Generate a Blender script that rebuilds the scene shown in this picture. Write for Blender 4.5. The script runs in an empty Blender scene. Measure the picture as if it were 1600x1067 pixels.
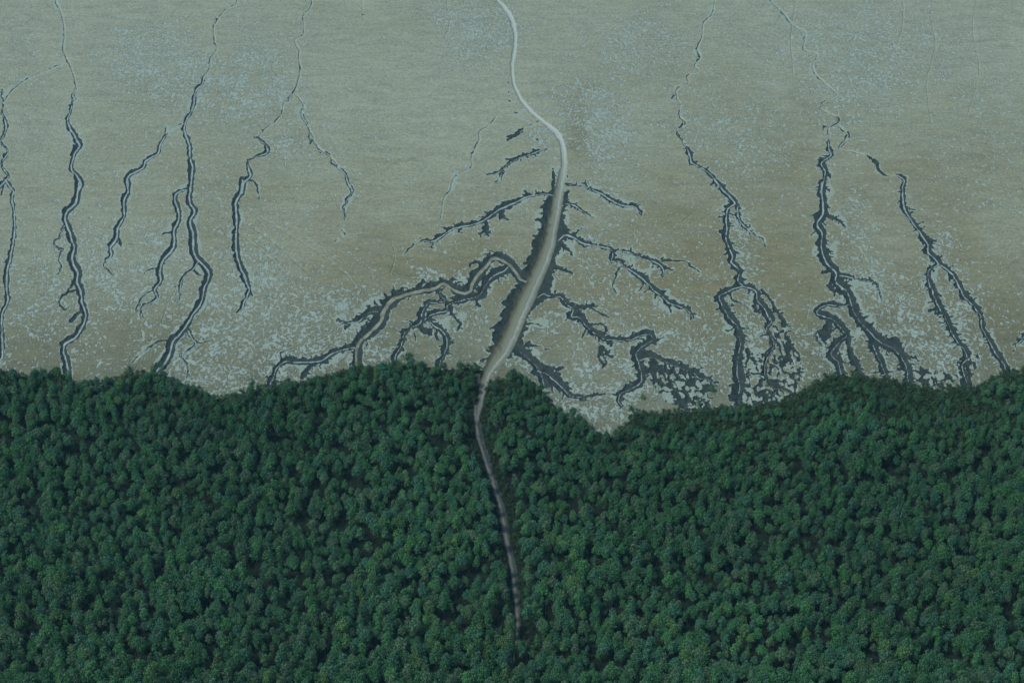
import bpy, math, random
import numpy as np

# ---------------------------------------------------------------- camera, light, exposure
S = bpy.context.scene
C = S.collection
LENS, H, PITCH = 68.0, 560.0, math.radians(38)
cd = bpy.data.cameras.new('camera'); cam = bpy.data.objects.new('camera', cd); C.objects.link(cam)
cd.lens = LENS; cd.sensor_width = 36; cd.clip_start = 1; cd.clip_end = 20000
cam.location = (0, 0, H); cam.rotation_euler = (math.pi/2 - PITCH, 0, 0)
S.camera = cam

SUN_EL, SUN_AZ = math.radians(56), math.radians(-110)     # azimuth measured from +Y (away from the camera) towards +X
w = bpy.data.worlds.new('World'); S.world = w; w.use_nodes = True
nt = w.node_tree; nt.nodes.clear()
sky = nt.nodes.new('ShaderNodeTexSky'); sky.sky_type = 'NISHITA'; sky.sun_disc = False
sky.sun_elevation = SUN_EL; sky.sun_rotation = SUN_AZ; sky.air_density = 1.0; sky.dust_density = 2.0; sky.ozone_density = 1.0
bg = nt.nodes.new('ShaderNodeBackground'); bg.inputs[1].default_value = 0.085
wo = nt.nodes.new('ShaderNodeOutputWorld')
nt.links.new(sky.outputs[0], bg.inputs[0]); nt.links.new(bg.outputs[0], wo.inputs[0])
sd = bpy.data.lights.new('sun', 'SUN'); sun = bpy.data.objects.new('sun', sd); C.objects.link(sun)
sd.energy = 1.9; sd.angle = math.radians(10); sd.color = (0.97, 1.0, 0.86)
sun.rotation_euler = (-(math.pi/2 - SUN_EL), 0, -SUN_AZ)
S.view_settings.view_transform = 'Standard'; S.view_settings.look = 'None'
S.view_settings.exposure = 0.33; S.view_settings.gamma = 1

# ---------------------------------------------------------------- helpers
rng = np.random.default_rng(7); random.seed(7)
TH = 18.0/LENS
cp, sp = math.cos(PITCH), math.sin(PITCH)
def ground(x, y):
    """photo point (1600 px wide) -> point of the flat ground"""
    nx = (np.asarray(x, float)-800)/800*TH; ny = (533.5-np.asarray(y, float))/800*TH
    dz = -sp + ny*cp
    t = -H/dz
    return nx*t, (cp+ny*sp)*t
def photo(X, Y, Z=0.0):
    dx, dy, dz = X, Y, Z-H
    f = dy*cp - dz*sp; u = dy*sp + dz*cp
    return 800+800*dx/f/TH, 533.5-800*u/f/TH, f
def tag(o, label=None, cat=None, group=None, kind=None):
    if label: o['label'] = label
    if cat: o['category'] = cat
    if group: o['group'] = group
    if kind: o['kind'] = kind
    return o
def lattice(X, Y, size, seed):
    """smooth value noise in -1..1"""
    r = np.random.default_rng(seed); N = 256
    L = r.uniform(-1, 1, (N, N))
    gx, gy = X/size+1000.3, Y/size+1000.7
    ix, iy = np.floor(gx).astype(int), np.floor(gy).astype(int)
    fx, fy = gx-ix, gy-iy
    fx = fx*fx*(3-2*fx); fy = fy*fy*(3-2*fy)
    a = L[ix % N, iy % N]; b = L[(ix+1) % N, iy % N]; c = L[ix % N, (iy+1) % N]; d = L[(ix+1) % N, (iy+1) % N]
    return (a*(1-fx)+b*fx)*(1-fy)+(c*(1-fx)+d*fx)*fy
_T = {}
def lat1(x, y, size, seed):
    L = _T.get(seed)
    if L is None: L = _T[seed] = np.random.default_rng(seed).uniform(-1, 1, (256, 256)).tolist()
    gx, gy = x/size+1000.3, y/size+1000.7
    ix, iy = int(gx), int(gy); fx, fy = gx-ix, gy-iy
    fx = fx*fx*(3-2*fx); fy = fy*fy*(3-2*fy); i2, j2 = (ix+1) % 256, (iy+1) % 256; ix %= 256; iy %= 256
    return (L[ix][iy]*(1-fx)+L[i2][iy]*fx)*(1-fy)+(L[ix][j2]*(1-fx)+L[i2][j2]*fx)*fy
def photo1(X, Y, Z=0.0):
    dy, dz = Y, Z-H
    f = dy*cp - dz*sp; u = dy*sp + dz*cp
    return 800+800*X/f/TH, 533.5-800*u/f/TH, f
def mesh(name, V, faces_flat, counts, mats, parent=None, smooth=True, attrs=None):
    me = bpy.data.meshes.new(name)
    V = np.asarray(V, np.float32)
    me.vertices.add(len(V)); me.vertices.foreach_set('co', V.ravel())
    faces_flat = np.asarray(faces_flat, np.int32); counts = np.asarray(counts, np.int32)
    me.loops.add(len(faces_flat)); me.loops.foreach_set('vertex_index', faces_flat)
    me.polygons.add(len(counts))
    st = np.zeros(len(counts), np.int32); st[1:] = np.cumsum(counts)[:-1]
    me.polygons.foreach_set('loop_start', st); me.polygons.foreach_set('loop_total', counts)
    me.update(calc_edges=True)
    me.polygons.foreach_set('use_smooth', np.full(len(counts), smooth))
    for k, v in (attrs or {}).items():
        a = me.attributes.new(k, 'FLOAT', 'POINT'); a.data.foreach_set('value', np.asarray(v, np.float32))
    me.materials.append(mats); me.validate()
    o = bpy.data.objects.new(name, me); C.objects.link(o)
    if parent: o.parent = parent
    return o

class NT:
    def __init__(s, name):
        s.m = bpy.data.materials.new(name); s.m.use_nodes = True; s.t = s.m.node_tree; s.t.nodes.clear()
        s.out = s.n('ShaderNodeOutputMaterial'); s.b = s.n('ShaderNodeBsdfPrincipled'); s.l(s.b.outputs[0], s.out.inputs[0])
    def n(s, k, **kw):
        x = s.t.nodes.new(k)
        for a, b in kw.items(): setattr(x, a, b)
        return x
    def l(s, a, b): s.t.links.new(a, b)
    def pos(s, scale=(1, 1, 1), rot=0.0, src=None):
        if src is None: src = s.n('ShaderNodeNewGeometry').outputs['Position']
        m = s.n('ShaderNodeMapping'); s.l(src, m.inputs[0]); m.inputs['Rotation'].default_value = (0, 0, rot); m.inputs['Scale'].default_value = scale
        return m.outputs[0]
    def noise(s, vec, scale, detail=2, rough=.5, dist=0.0):
        x = s.n('ShaderNodeTexNoise'); s.l(vec, x.inputs['Vector'])
        x.inputs['Scale'].default_value = scale; x.inputs['Detail'].default_value = detail
        x.inputs['Roughness'].default_value = rough; x.inputs['Distortion'].default_value = dist
        return x.outputs['Fac']
    def attr(s, name, kind='GEOMETRY', out='Fac'):
        return s.n('ShaderNodeAttribute', attribute_name=name, attribute_type=kind).outputs[out]
    def math(s, op, a, b=0.0, clamp=False):
        x = s.n('ShaderNodeMath', operation=op, use_clamp=clamp)
        for i, v in enumerate((a, b)):
            if isinstance(v, (int, float)): x.inputs[i].default_value = v
            else: s.l(v, x.inputs[i])
        return x.outputs[0]
    def ramp(s, v, lo, hi, a=0.0, b=1.0):
        x = s.n('ShaderNodeMapRange', interpolation_type='SMOOTHSTEP'); s.l(v, x.inputs[0])
        for i, q in enumerate((lo, hi, a, b)): x.inputs[i+1].default_value = q
        return x.outputs[0]
    def mix(s, f, a, b, mode='MIX'):
        x = s.n('ShaderNodeMix', data_type='RGBA', blend_type=mode)
        for i, v in ((0, f), (6, a), (7, b)):
            if isinstance(v, (int, float)): x.inputs[i].default_value = v
            elif isinstance(v, tuple): x.inputs[i].default_value = (*v, 1)
            else: s.l(v, x.inputs[i])
        return x.outputs[2]
    def bump(s, h, dist, strength=1.0):
        x = s.n('ShaderNodeBump'); s.l(h, x.inputs['Height']); x.inputs['Distance'].default_value = dist; x.inputs['Strength'].default_value = strength
        s.l(x.outputs[0], s.b.inputs['Normal'])

# ---------------------------------------------------------------- materials
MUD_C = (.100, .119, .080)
MUD_A, MUD_B, POOL, RIM = (.278, .317, .243), (.186, .186, .108), (.31, .405, .385), (.27, .35, .31)
def mat_mud():
    s = NT('tidal_mud')
    base = s.pos()
    wn = s.n('ShaderNodeTexNoise'); s.l(base, wn.inputs['Vector']); wn.inputs['Scale'].default_value = .02; wn.inputs['Detail'].default_value = 2
    wv = s.n('ShaderNodeVectorMath', operation='MULTIPLY_ADD'); s.l(wn.outputs['Color'], wv.inputs[0]); wv.inputs[1].default_value = (9, 9, 0); s.l(base, wv.inputs[2])
    warped = wv.outputs[0]
    wet, tan, fd = s.attr('wet'), s.attr('tan'), s.attr('rim')
    big = s.noise(base, .006, 3, .55); mid = s.noise(warped, .05, 3, .6)
    fine = s.noise(s.pos((.8, 1, 1), .3, warped), .7, 4, .75, .6)
    # bare silt: grey green to ochre
    t = s.math('ADD', tan, s.math('MULTIPLY', s.math('SUBTRACT', big, .5), 1.2))
    t = s.math('ADD', t, s.math('MULTIPLY', s.math('SUBTRACT', mid, .5), 1.1), True)
    col = s.mix(t, MUD_A, MUD_B)
    col = s.mix(s.math('MULTIPLY', s.attr('edge_dark'), s.ramp(mid, .3, .6, .7, 1.0)), col, MUD_C)  # mixes in darker mud towards the forest edge
    streak = s.noise(s.pos((.35, 1.3, 1), .5, warped), .16, 4, .65, .8)
    k = s.math('ADD', s.ramp(fine, .34, .66, .78, 1.16), s.math('MULTIPLY', s.math('SUBTRACT', mid, .5), .3))
    k = s.math('ADD', k, s.math('MULTIPLY', s.math('SUBTRACT', streak, .5), .75))
    hs = s.n('ShaderNodeHueSaturation'); s.l(col, hs.inputs['Color']); s.l(k, hs.inputs['Value']); col = hs.outputs[0]
    # shallow silty tide pools, sky reflection painted into their pale colour; their share follows the lie of the flat
    patchy = s.noise(warped, .09, 3, .6)
    w2 = s.math('ADD', s.math('MINIMUM', wet, .8), s.math('MULTIPLY', s.math('SUBTRACT', patchy, .5), s.math('ADD', s.math('MULTIPLY', wet, 1.3), .35)))
    p1 = s.noise(s.pos((1, .68, 1), .45, warped), .56, 1.3, .5, .5)
    p2 = s.noise(s.pos((1.1, .7, 1), -.5, warped), 1.12, 1.2, .5, .6)
    th1 = s.math('SUBTRACT', .70, s.math('MULTIPLY', w2, .20)); th2 = s.math('SUBTRACT', .69, s.math('MULTIPLY', w2, .17))
    d1 = s.math('SUBTRACT', p1, th1); d2 = s.math('SUBTRACT', p2, s.math('ADD', th2, .03))
    q1 = s.ramp(d1, -.005, .035, 0, .9); q2 = s.ramp(d2, -.01, .05, 0, .75)
    q = s.math('MAXIMUM', q1, q2)
    e1 = s.ramp(s.math('ABSOLUTE', s.math('ADD', d1, .03)), .0, .03, 1, 0)
    e2 = s.ramp(s.math('ABSOLUTE', s.math('ADD', d2, .03)), .0, .035, .7, 0)
    e = s.math('MULTIPLY', s.math('MAXIMUM', e1, e2), s.ramp(w2, .1, .7, .15, .7))
    col = s.mix(e, col, (.075, .095, .08))
    col = s.mix(s.math('MULTIPLY', q, s.ramp(patchy, .35, .6, .62, 1.0)), col, POOL)
    # hair-thin drainage veins
    vn = s.noise(s.pos((1, .55, 1), .2, base), .055, 4, .6, .6)
    vein = s.math('MULTIPLY', s.ramp(s.math('ABSOLUTE', s.math('SUBTRACT', vn, .5)), .0, .008, 1, 0), s.ramp(patchy, .42, .62, 0, .5))
    col = s.mix(vein, col, (.33, .39, .34))
    # pale silt thrown up along the creek lips
    rim = s.ramp(s.math('ADD', s.attr('lip'), s.math('MULTIPLY', s.math('SUBTRACT', fine, .5), 3)), -.4, .5, 0, .85)
    col = s.mix(rim, col, RIM)
    s.l(col, s.b.inputs['Base Color'])
    s.l(s.math('SUBTRACT', .6, s.math('MULTIPLY', q, .3)), s.b.inputs['Roughness']); s.b.inputs['Specular IOR Level'].default_value = .4
    hgt = s.math('SUBTRACT', s.math('ADD', s.math('MULTIPLY', fine, 1.0), s.math('MULTIPLY', p2, .8)), s.math('MULTIPLY', q, .6))
    s.bump(hgt, .3, .9)
    return s.m
def mat_bank():
    s = NT('dark_creek_mud')
    n1 = s.noise(s.pos(), .35, 3, .6); n2 = s.noise(s.pos(), 1.4, 2, .6)
    fd = s.attr('rim')
    col = s.mix(s.ramp(n1, .3, .7), (.021, .034, .034), (.038, .055, .055))
    col = s.mix(s.ramp(n2, .62, .72, 0, .5), col, (.09, .12, .12))
    col = s.mix(s.attr('brown'), col, (.062, .066, .042))
    s.l(col, s.b.inputs['Base Color']); s.b.inputs['Roughness'].default_value = .6; s.b.inputs['Specular IOR Level'].default_value = .22
    s.bump(s.math('ADD', n1, s.math('MULTIPLY', n2, .6)), .5, .8)
    return s.m
def mat_water(name, a, b, rough=.25):
    s = NT(name)
    n1 = s.noise(s.pos(), .25, 2)
    s.l(s.mix(s.ramp(n1, .35, .65), a, b), s.b.inputs['Base Color'])
    s.b.inputs['Roughness'].default_value = rough+.15; s.b.inputs['Specular IOR Level'].default_value = .35; s.b.inputs['IOR'].default_value = 1.33
    s.bump(s.noise(s.pos(), 2.0, 2), .03, .5)
    return s.m
def mat_channel():
    s = NT('silty_channel_water')
    n = s.n('ShaderNodeValToRGB')
    x = s.math('ADD', s.math('MULTIPLY', s.attr('cross'), .5), .5)
    x = s.math('ADD', x, s.math('MULTIPLY', s.math('SUBTRACT', s.noise(s.pos((1, .3, 1)), .7, 4, .7), .5), .2))
    s.l(x, n.inputs[0]); cr = n.color_ramp; cr.elements[0].position = 0; cr.elements[0].color = (.085, .088, .060, 1)
    cr.elements[1].position = 1; cr.elements[1].color = (.10, .115, .085, 1)
    for p, c in ((.12, (.105, .112, .078)), (.24, (.165, .178, .125)), (.48, (.20, .228, .172)), (.56, (.155, .175, .15)), (.62, (.27, .315, .295)), (.70, (.25, .29, .265)), (.78, (.20, .23, .18))):
        e = cr.elements.new(p); e.color = (*c, 1)
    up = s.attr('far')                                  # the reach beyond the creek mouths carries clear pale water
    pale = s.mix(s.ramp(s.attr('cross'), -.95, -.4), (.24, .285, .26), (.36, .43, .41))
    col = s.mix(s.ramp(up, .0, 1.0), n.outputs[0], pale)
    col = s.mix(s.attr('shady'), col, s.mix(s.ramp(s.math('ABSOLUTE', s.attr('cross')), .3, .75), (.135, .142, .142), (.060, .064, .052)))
    s.l(col, s.b.inputs['Base Color']); s.b.inputs['Roughness'].default_value = .5; s.b.inputs['Specular IOR Level'].default_value = .35
    s.bump(s.noise(s.pos((1, .4, 1)), 1.2, 3), .06, .5)
    return s.m
def mat_floor():
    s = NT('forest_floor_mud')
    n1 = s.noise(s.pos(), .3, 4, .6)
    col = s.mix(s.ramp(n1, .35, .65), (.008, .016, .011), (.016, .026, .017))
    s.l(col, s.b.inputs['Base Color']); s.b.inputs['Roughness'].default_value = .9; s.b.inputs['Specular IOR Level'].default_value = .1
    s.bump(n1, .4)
    return s.m
def mat_leaf(name):
    s = NT(name)
    tint = s.attr('tint', 'INSTANCER', 'Color')
    tc = s.n('ShaderNodeTexCoord')
    n1 = s.noise(tc.outputs['Object'], .9, 2); n2 = s.noise(tc.outputs['Object'], 6, 1)
    v = s.math('ADD', s.ramp(n1, .3, .7, .8, 1.15), s.ramp(n2, .3, .7, -.2, .25))
    hsv = s.n('ShaderNodeHueSaturation'); s.l(tint, hsv.inputs['Color']); s.l(v, hsv.inputs['Value'])
    s.l(hsv.outputs[0], s.b.inputs['Base Color']); s.b.inputs['Roughness'].default_value = .55
    tr = s.n('ShaderNodeBsdfTranslucent'); s.l(hsv.outputs[0], tr.inputs[0])
    mx = s.n('ShaderNodeMixShader'); mx.inputs[0].default_value = .12
    s.l(s.b.outputs[0], mx.inputs[1]); s.l(tr.outputs[0], mx.inputs[2]); s.l(mx.outputs[0], s.out.inputs[0])
    return s.m
def mat_bark():
    s = NT('bark')
    n1 = s.noise(s.pos((1, 1, .3)), 3, 3)
    s.l(s.mix(n1, (.016, .018, .014), (.045, .046, .036)), s.b.inputs['Base Color']); s.b.inputs['Roughness'].default_value = .85
    return s.m
M_MUD, M_BANK, M_CHAN, M_FLOOR, M_LEAF, M_BARK = mat_mud(), mat_bank(), mat_channel(), mat_floor(), mat_leaf('leaves'), mat_bark()
M_THREAD = mat_water('creek_water', (.21, .29, .30), (.30, .385, .39))
M_TAN = mat_water('silty_creek_water', (.17, .18, .13), (.26, .285, .23), .3)
M_FAINT = mat_water('thin_runnel_water', (.25, .30, .24), (.33, .385, .335), .35)

# ---------------------------------------------------------------- traced creeks
# frames in which the points were read off: left, top, scale
Z = {'a': (0, 0, 3.5575), 'b': (0, 280, 3.1375), 'c': (320, 0, 3.5575), 'd': (320, 280, 3.1375), 'e': (600, 180, 3.5575),
     'f': (600, 380, 3.5575), 'g': (700, 0, 4.85), 'h': (840, 380, 3.5575), 'i': (1000, 0, 3.5575), 'j': (1040, 280, 4.85),
     'k': (1080, 430, 4.85), 'l': (1220, 180, 3.81), 'm': (1220, 400, 3.81), 'n': (660, 540, 2.024), 'p': (0, 0, 1.0)}
# each path: frame letters, then x y halfwidth triples.  D = dark banks with a water thread, d = dark banks only, t = thin water thread with a painted shadow line (x y pairs)
CREEKS = [
 ('creek at the left border of the mudflat', 'dark narrow tidal creek along the left edge of the mudflat', '''
D a 14 500 3 12 545 4 16 590 5 10 630 8 30 670 12 32 710 12 22 745 10 5 770 8 8 790 6 20 815 6 45 848 7 15 885 10 14 925 9 45 975 9 28 1000 9 10 1020 8 -10 1050 9
D b 22 -5 8 45 30 9 65 60 10 55 100 10 68 150 10 70 250 11 55 350 12 35 450 13 30 540 14 38 590 14 10 660 12 8 760 13 12 860 11 -5 885 10
d b -5 10 5 15 30 4 5 75 4
t a 370 345 280 385 130 455 60 515 20 570'''),
 ('', 'dark winding tidal creek second from the left with a fringe of broken twigs', '''
t a 428 500 415 430 390 350 370 320 350 250 362 190 345 90 310 0 300 -60
D a 408 495 3 402 540 5 395 600 10 375 665 10 395 720 14 430 780 18 438 810 18 410 860 17 395 930 16 430 980 18 450 1020 20 430 1066 20
D b 390 0 17 380 60 17 370 110 18 330 150 18 318 180 18 325 215 18 345 270 19 360 330 20 350 390 20 380 450 22 375 500 20 395 550 20 400 600 18 418 660 18 400 720 18 370 770 18 320 800 16 310 840 18 325 890 22 330 925 20
D b 318 220 6 305 245 5 290 285 5 265 310 5 285 340 8 305 345 6 290 385 4 300 430 4 290 460 3 260 470 2
d b 385 540 5 350 545 8 305 575 6 290 610 5 320 640 5 340 620 4
d b 400 650 5 370 670 8 345 695 8 375 680 5
d b 360 500 8 335 540 5
d a 420 510 3 420 570 3'''),
 ('', 'short dark tidal creek slanting down left between two longer creeks', '''
D a 925 705 3 925 745 8 890 800 12 880 850 12 810 890 12 795 930 13 720 970 13 705 1010 16 712 1066 20
D b 625 0 18 628 50 17 605 110 17 605 180 15 575 240 14 570 290 14 540 330 12 545 370 9 515 400 6 515 430 5 550 470 3
d b 575 280 9 590 310 6 598 330 3
t a 920 735 1015 685'''),
 ('', 'long dark tidal creek with three side arms on the left half of the mudflat', '''
t a 1320 -60 1320 0 1315 25 1250 60 1200 130 1188 180 1205 270 1175 320 1165 380 1130 430
D a 1130 435 4 1125 465 9 1085 505 12 1075 570 13 1060 620 14 1030 675 14 1025 730 14 1050 800 16 1055 870 18 1070 920 20 1065 980 19 1060 1066 19
D b 938 0 16 930 60 17 930 110 18 955 155 17 930 200 17 945 260 20 945 330 22 960 380 22 1000 420 20 1025 465 20 1000 530 22 985 600 20 950 650 18 900 730 20 845 790 22 830 850 22 800 905 22 770 930 18
D b 935 45 5 880 55 11 855 85 14 875 150 16 870 210 16 850 250 14 850 330 16 800 390 14 780 450 16 785 495 17 755 540 12 770 580 9 735 605 7 700 620 5 690 660 5 700 675 3
D b 755 545 6 710 565 6 685 610 5 665 645 4
d b 840 258 6 820 264 5 795 270 4
d b 770 438 4 730 445 3 695 475 2
D b 975 395 8 945 440 10 905 470 9 885 520 8 880 580 5 868 605 3
d b 945 440 8 965 460 8 985 465 5
d b 880 520 4 858 530 2
D b 920 740 12 940 780 9 960 800 7 940 830 7 900 850 6 880 860 5 910 900 4 925 940 4 915 975 4
d b 960 800 5 1005 795 4 985 770 3
d b 840 790 5 790 790 5 740 815 4 700 850 2 660 880 2
t b 700 850 680 870 655 900'''),
 ('', 'dark tidal creek bending left of the bare middle of the mudflat', '''
t c 595 -60 595 0 590 40 550 95 550 190 500 225 525 270 525 330 535 380 520 450 500 510 440 575 430 630 400 670 340 715 300 760
d c 512 470 2 500 510 4 470 545 6 440 575 3
d c 425 610 3 435 635 3
d c 408 655 3 385 680 3
d c 340 715 4 320 718 4
D c 275 765 8 310 780 9 345 815 16 340 850 14 280 870 6 240 895 6 245 940 14 250 980 15 215 1010 16 205 1066 18
D d 185 0 14 175 60 14 150 120 16 155 180 18 155 240 16 150 300 18 160 380 20 180 440 20 205 500 17 215 545 15 195 590 12 180 635 8 155 655 3
d d 215 5 5 240 15 5 260 40 5 265 80 3 265 100 2
d d 215 540 8 235 570 5'''),
 ('', 'thin broken tidal creek that ends in dots on the open mudflat', '''
t c 505 525 550 580 540 640 600 740 620 800 700 870 750 930
D c 553 575 4 545 620 3 560 670 5 580 700 6 585 750 6 585 800 8
D c 600 780 5 630 820 6 700 865 6 700 905 6 750 935 8 780 970 10 800 1020 9 825 1060 8
d c 640 840 3 650 850 3
D d 695 0 6 720 50 7 700 100 6 680 150 6 690 200 4
d d 670 245 3 672 255 3 690 270 3
d d 650 295 2 632 312 3'''),
 ('', 'broad dark tree-shaped creek system left of the main channel, above the forest', '''
W f 785 203 7 760 195 8 730 150 8 690 110 8 640 80 9 600 80 9 570 120 9 520 170 9 490 220 8 480 260 8 440 270 8 390 255 8 330 220 9 290 240 9 200 260 8 100 285 8 40 310 8 10 350 9 -15 390 8
W d 930 580 7 890 615 7 860 690 8 800 750 7 760 790 7 740 840 6 745 900 6
d f 780 200 25 740 160 25 700 110 30 640 75 28 590 85 28 550 140 30 500 200 35 480 255 35 430 265 25 390 250 30 330 215 28 270 240 30 180 262 26 90 290 26 30 325 30 5 370 32 -20 400 30
d d 930 585 30 890 630 30 855 695 35 800 750 35 755 800 28 745 850 30 750 890 22
D d 850 640 20 800 650 15 760 690 12 700 700 9 650 695 5
d d 720 700 5 690 730 6 670 745 3
d d 830 640 8 800 635 4
D d 735 820 14 680 830 14 620 850 18 570 885 18 500 890 16 440 890 15 390 890 16 350 925 16 335 970 16 320 1000 16
d d 380 885 6 370 850 5 385 845 3
d d 600 900 10 570 892 12 520 910 10
d d 950 550 14 920 545 8
d d 975 520 4 965 545 10
d d 1065 495 5 1050 520 10
D f 700 115 25 660 150 25 600 180 30 560 230 35 530 280 35 470 300 25 400 320 18 350 340 18 350 370 16 300 380 14 250 400 14 260 440 14 310 470 16 345 510 20 350 560 20 330 620 20 310 670 20
D f 330 250 8 305 275 14 340 310 14 290 325 14 240 330 16 210 390 18 200 440 20 150 460 18 110 500 18 95 560 18 65 620 16 60 650 14
d f 200 440 12 215 480 14 260 490 12 220 500 8
d f 175 500 6 175 540 4
d f 290 480 6 300 530 6 320 540 3
d f 370 350 14 380 400 10 410 430 8 430 450 8 405 485 4
d f 500 300 10 520 330 8 540 355 4
d f 480 125 8 490 108 10 530 105 14 560 120 18
d f 220 205 5 200 240 12
d f 375 195 5 360 220 10 410 240 8'''),
 ('', 'wide silty main channel running from the sea edge through the mudflat into the forest', '''
M g 360 -60 10 380 0 10 430 60 16 475 130 18 500 210 14 510 300 13 500 400 14 488 480 12 487 560 12 500 640 12 540 730 12 600 810 12 690 900 12 780 970 13 840 1040 15
M e 880 35 9 950 85 11 985 140 13 1000 220 15 997 300 17 985 360 22 975 420 28 955 520 31 935 620 32 915 720 36 887 800 38 842 900 40 808 980 42 772 1060 42
M f 790 300 44 747 400 43 720 470 42 688 540 42 655 600 44 612 660 36 575 720 26 550 800 24 532 900 17 516 980 12 516 1066 9
M n 166 190 6 168 230 6 180 300 6 205 380 7 235 470 7 255 550 8 262 600 9 280 690 7 292 780 8 300 860 7 298 920 6 290 980 4 275 1060 3 262 1150 3
d e 965 440 40 950 480 60 937 560 68 935 640 75 905 720 80 868 800 68 865 850 90 850 910 90
d f 885 90 72 870 150 80 850 210 90 800 290 88 755 340 92 725 420 88 705 480 92 690 540 90 640 590 50 600 640 20
d n 165 100 18 170 160 16 172 230 12 188 310 11 210 390 11 240 480 11 258 560 12 268 620 12 285 700 11 297 790 10 303 880 9 298 960 7
d e 942 295 3 940 330 9 943 370 10 940 412 5
d e 1022 330 2 1023 345 4
d e 1025 425 10 1012 450 10 1005 500 18
t e 865 35 780 72
t e 980 180 905 188
t e 985 290 940 300
t g 600 830 550 835
d g 460 594 4 460 597 4
d g 458 622 7 459 627 7
d g 460 690 8 462 695 7
d g 465 730 5 468 742 4
d g 470 772 4 478 773 3
d g 500 850 6 520 852 8
d g 555 902 3 556 904 3
d e 852 132 7 860 137 6
d f 870 20 40 845 100 20
r p 1470 -40 1455 20 1462 70 1448 130 1455 190
r p 1535 -40 1520 40 1530 110 1512 180
r p 1405 -40 1412 30 1398 80
r p 570 -40 566 10 568 30
r p 1240 120 1236 60 1244 0
r p 700 -40 698 10 704 28 696 60
r p 380 345 430 380 480 425 540 465
r p 375 365 420 400 455 440 480 490
r p 385 325 450 365 520 410 562 452
r p 400 430 420 470 425 500 440 530
r p 205 590 228 545 250 510 262 470
r p 610 430 618 400 612 380
r p 1085 330 1060 350 1045 340
r p 1250 520 1262 490 1268 450'''),
 ('', 'broken pair of short dark rills left of the main channel', '''
d e 680 125 4 730 105 7 775 75 5
d e 690 138 4 735 115 5 775 90 4'''),
 ('', 'thin dark side creek just left of the main channel, above the long one', '''
D e 900 188 8 850 200 9 790 225 9 740 240 12 690 270 9 640 310 6 575 330 4
d e 660 310 4 640 345 3 620 375 3
d e 665 320 4 650 360 3
d e 528 358 2 522 362 3
d e 680 245 6 720 240 8'''),
 ('', 'long dark side creek reaching left from the main channel with hooked twigs', '''
D e 945 438 10 870 438 12 800 448 14 730 480 16 680 500 22 620 530 25 560 575 18 500 600 14 430 615 13 360 640 12 310 675 12 270 695 12 180 700 5 150 735 5 100 775 2
d e 660 530 14 660 570 12 690 580 8
d e 570 590 12 570 640 12 575 680 3
d e 560 640 8 530 665 3
d e 690 520 10 715 510 6
d e 270 700 8 265 740 4
d e 430 625 8 415 655 4
d e 320 622 4 345 628 6
t e 625 10 580 60 530 95 530 140 485 240 490 290 390 350 370 420 330 470 320 580'''),
 ('', 'upper right side creek of the main channel, thin and beaded', '''
D e 1015 380 8 1060 390 8 1100 380 12 1130 400 10 1190 425 11 1240 455 12 1290 485 12 1340 500 10 1400 510 12 1430 550 8
d e 1390 500 8 1425 495 6
D e 1000 490 8 1060 500 9 1100 530 9 1140 550 5 1180 570 3'''),
 ('', 'forking dark side creek right of the main channel across the ochre mud', '''
D e 970 690 22 1010 660 16 1060 680 13 1100 705 12 1150 720 12
d e 980 700 12 1010 740 8 1045 775 5
d e 1050 660 6 1100 630 3
d f 930 120 25 965 135 15 1000 150 8 1050 165 5
D h 270 0 8 340 15 10 400 25 14 420 60 16 410 95 10 450 95 14 480 125 14 540 160 14 590 195 15 640 250 18 690 290 18 740 330 16 800 350 13 840 370 14 860 410 10 850 425 4
D h 440 40 10 500 45 11 560 75 11 620 90 13 680 115 14 700 150 10 690 185 6
d h 700 130 8 755 150 5
d h 690 90 9 760 100 5 830 100 4 850 125 7 905 160 3
d h 740 330 8 735 360 4 750 390 3
d h 590 200 8 580 240 5 560 270 3
d h 450 140 6 430 200 5 420 240 3 440 275 5
d h 660 290 6 650 310 4
d h 913 198 2 917 210 3
d h 945 208 3 948 214 3'''),
 ('', 'dark looping creek right of the main channel that turns down into the forest', '''
D h 0 290 30 30 270 22 60 285 20 100 290 16 130 295 20 160 330 22 195 360 22 190 400 22 230 405 22 270 450 24 320 495 22 370 525 18 450 535 15 520 530 15 570 510 16 620 500 20 640 530 20 590 560 25 550 600 32 560 640 34 570 690 30 575 760 25 520 800 22 460 830 20 450 870 18 470 900 10
d h 130 290 8 150 265 4
d h 200 360 14 250 350 12 300 345 8 340 345 5
d h 300 360 6 350 390 5 400 410 4
d h 270 450 8 255 500 6 245 525 3
d h 290 450 7 340 445 8 375 465 8 380 490 8 350 500 6
d h 640 545 15 680 530 6 705 515 3
D h 570 640 25 620 625 28 680 640 22 740 665 22 800 690 24 860 710 22 900 740 20 960 760 14 990 790 8
P h 590 620 760 670 900 730 985 790 960 930 830 930 700 870 590 700
P h 350 540 430 550 420 640 360 690 330 620'''),
 ('', 'short dark creek hugging the forest tip right of the main channel', '''
D f 700 560 40 750 590 45 800 630 30 850 680 28 870 715 28
D h 0 700 40 60 720 35 100 760 28 140 800 26 180 840 22 240 850 12 300 848 10 380 840 4
d h 110 700 10 145 690 5
d h 20 740 14 15 790 12
d h 80 760 12 75 800 8 90 830 5
d f 790 560 14 850 570 7 920 590 4
d f 780 450 10 830 440 5 880 455 4
d h 240 870 5 280 868 4
d f 745 470 30 740 540 35'''),
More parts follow.
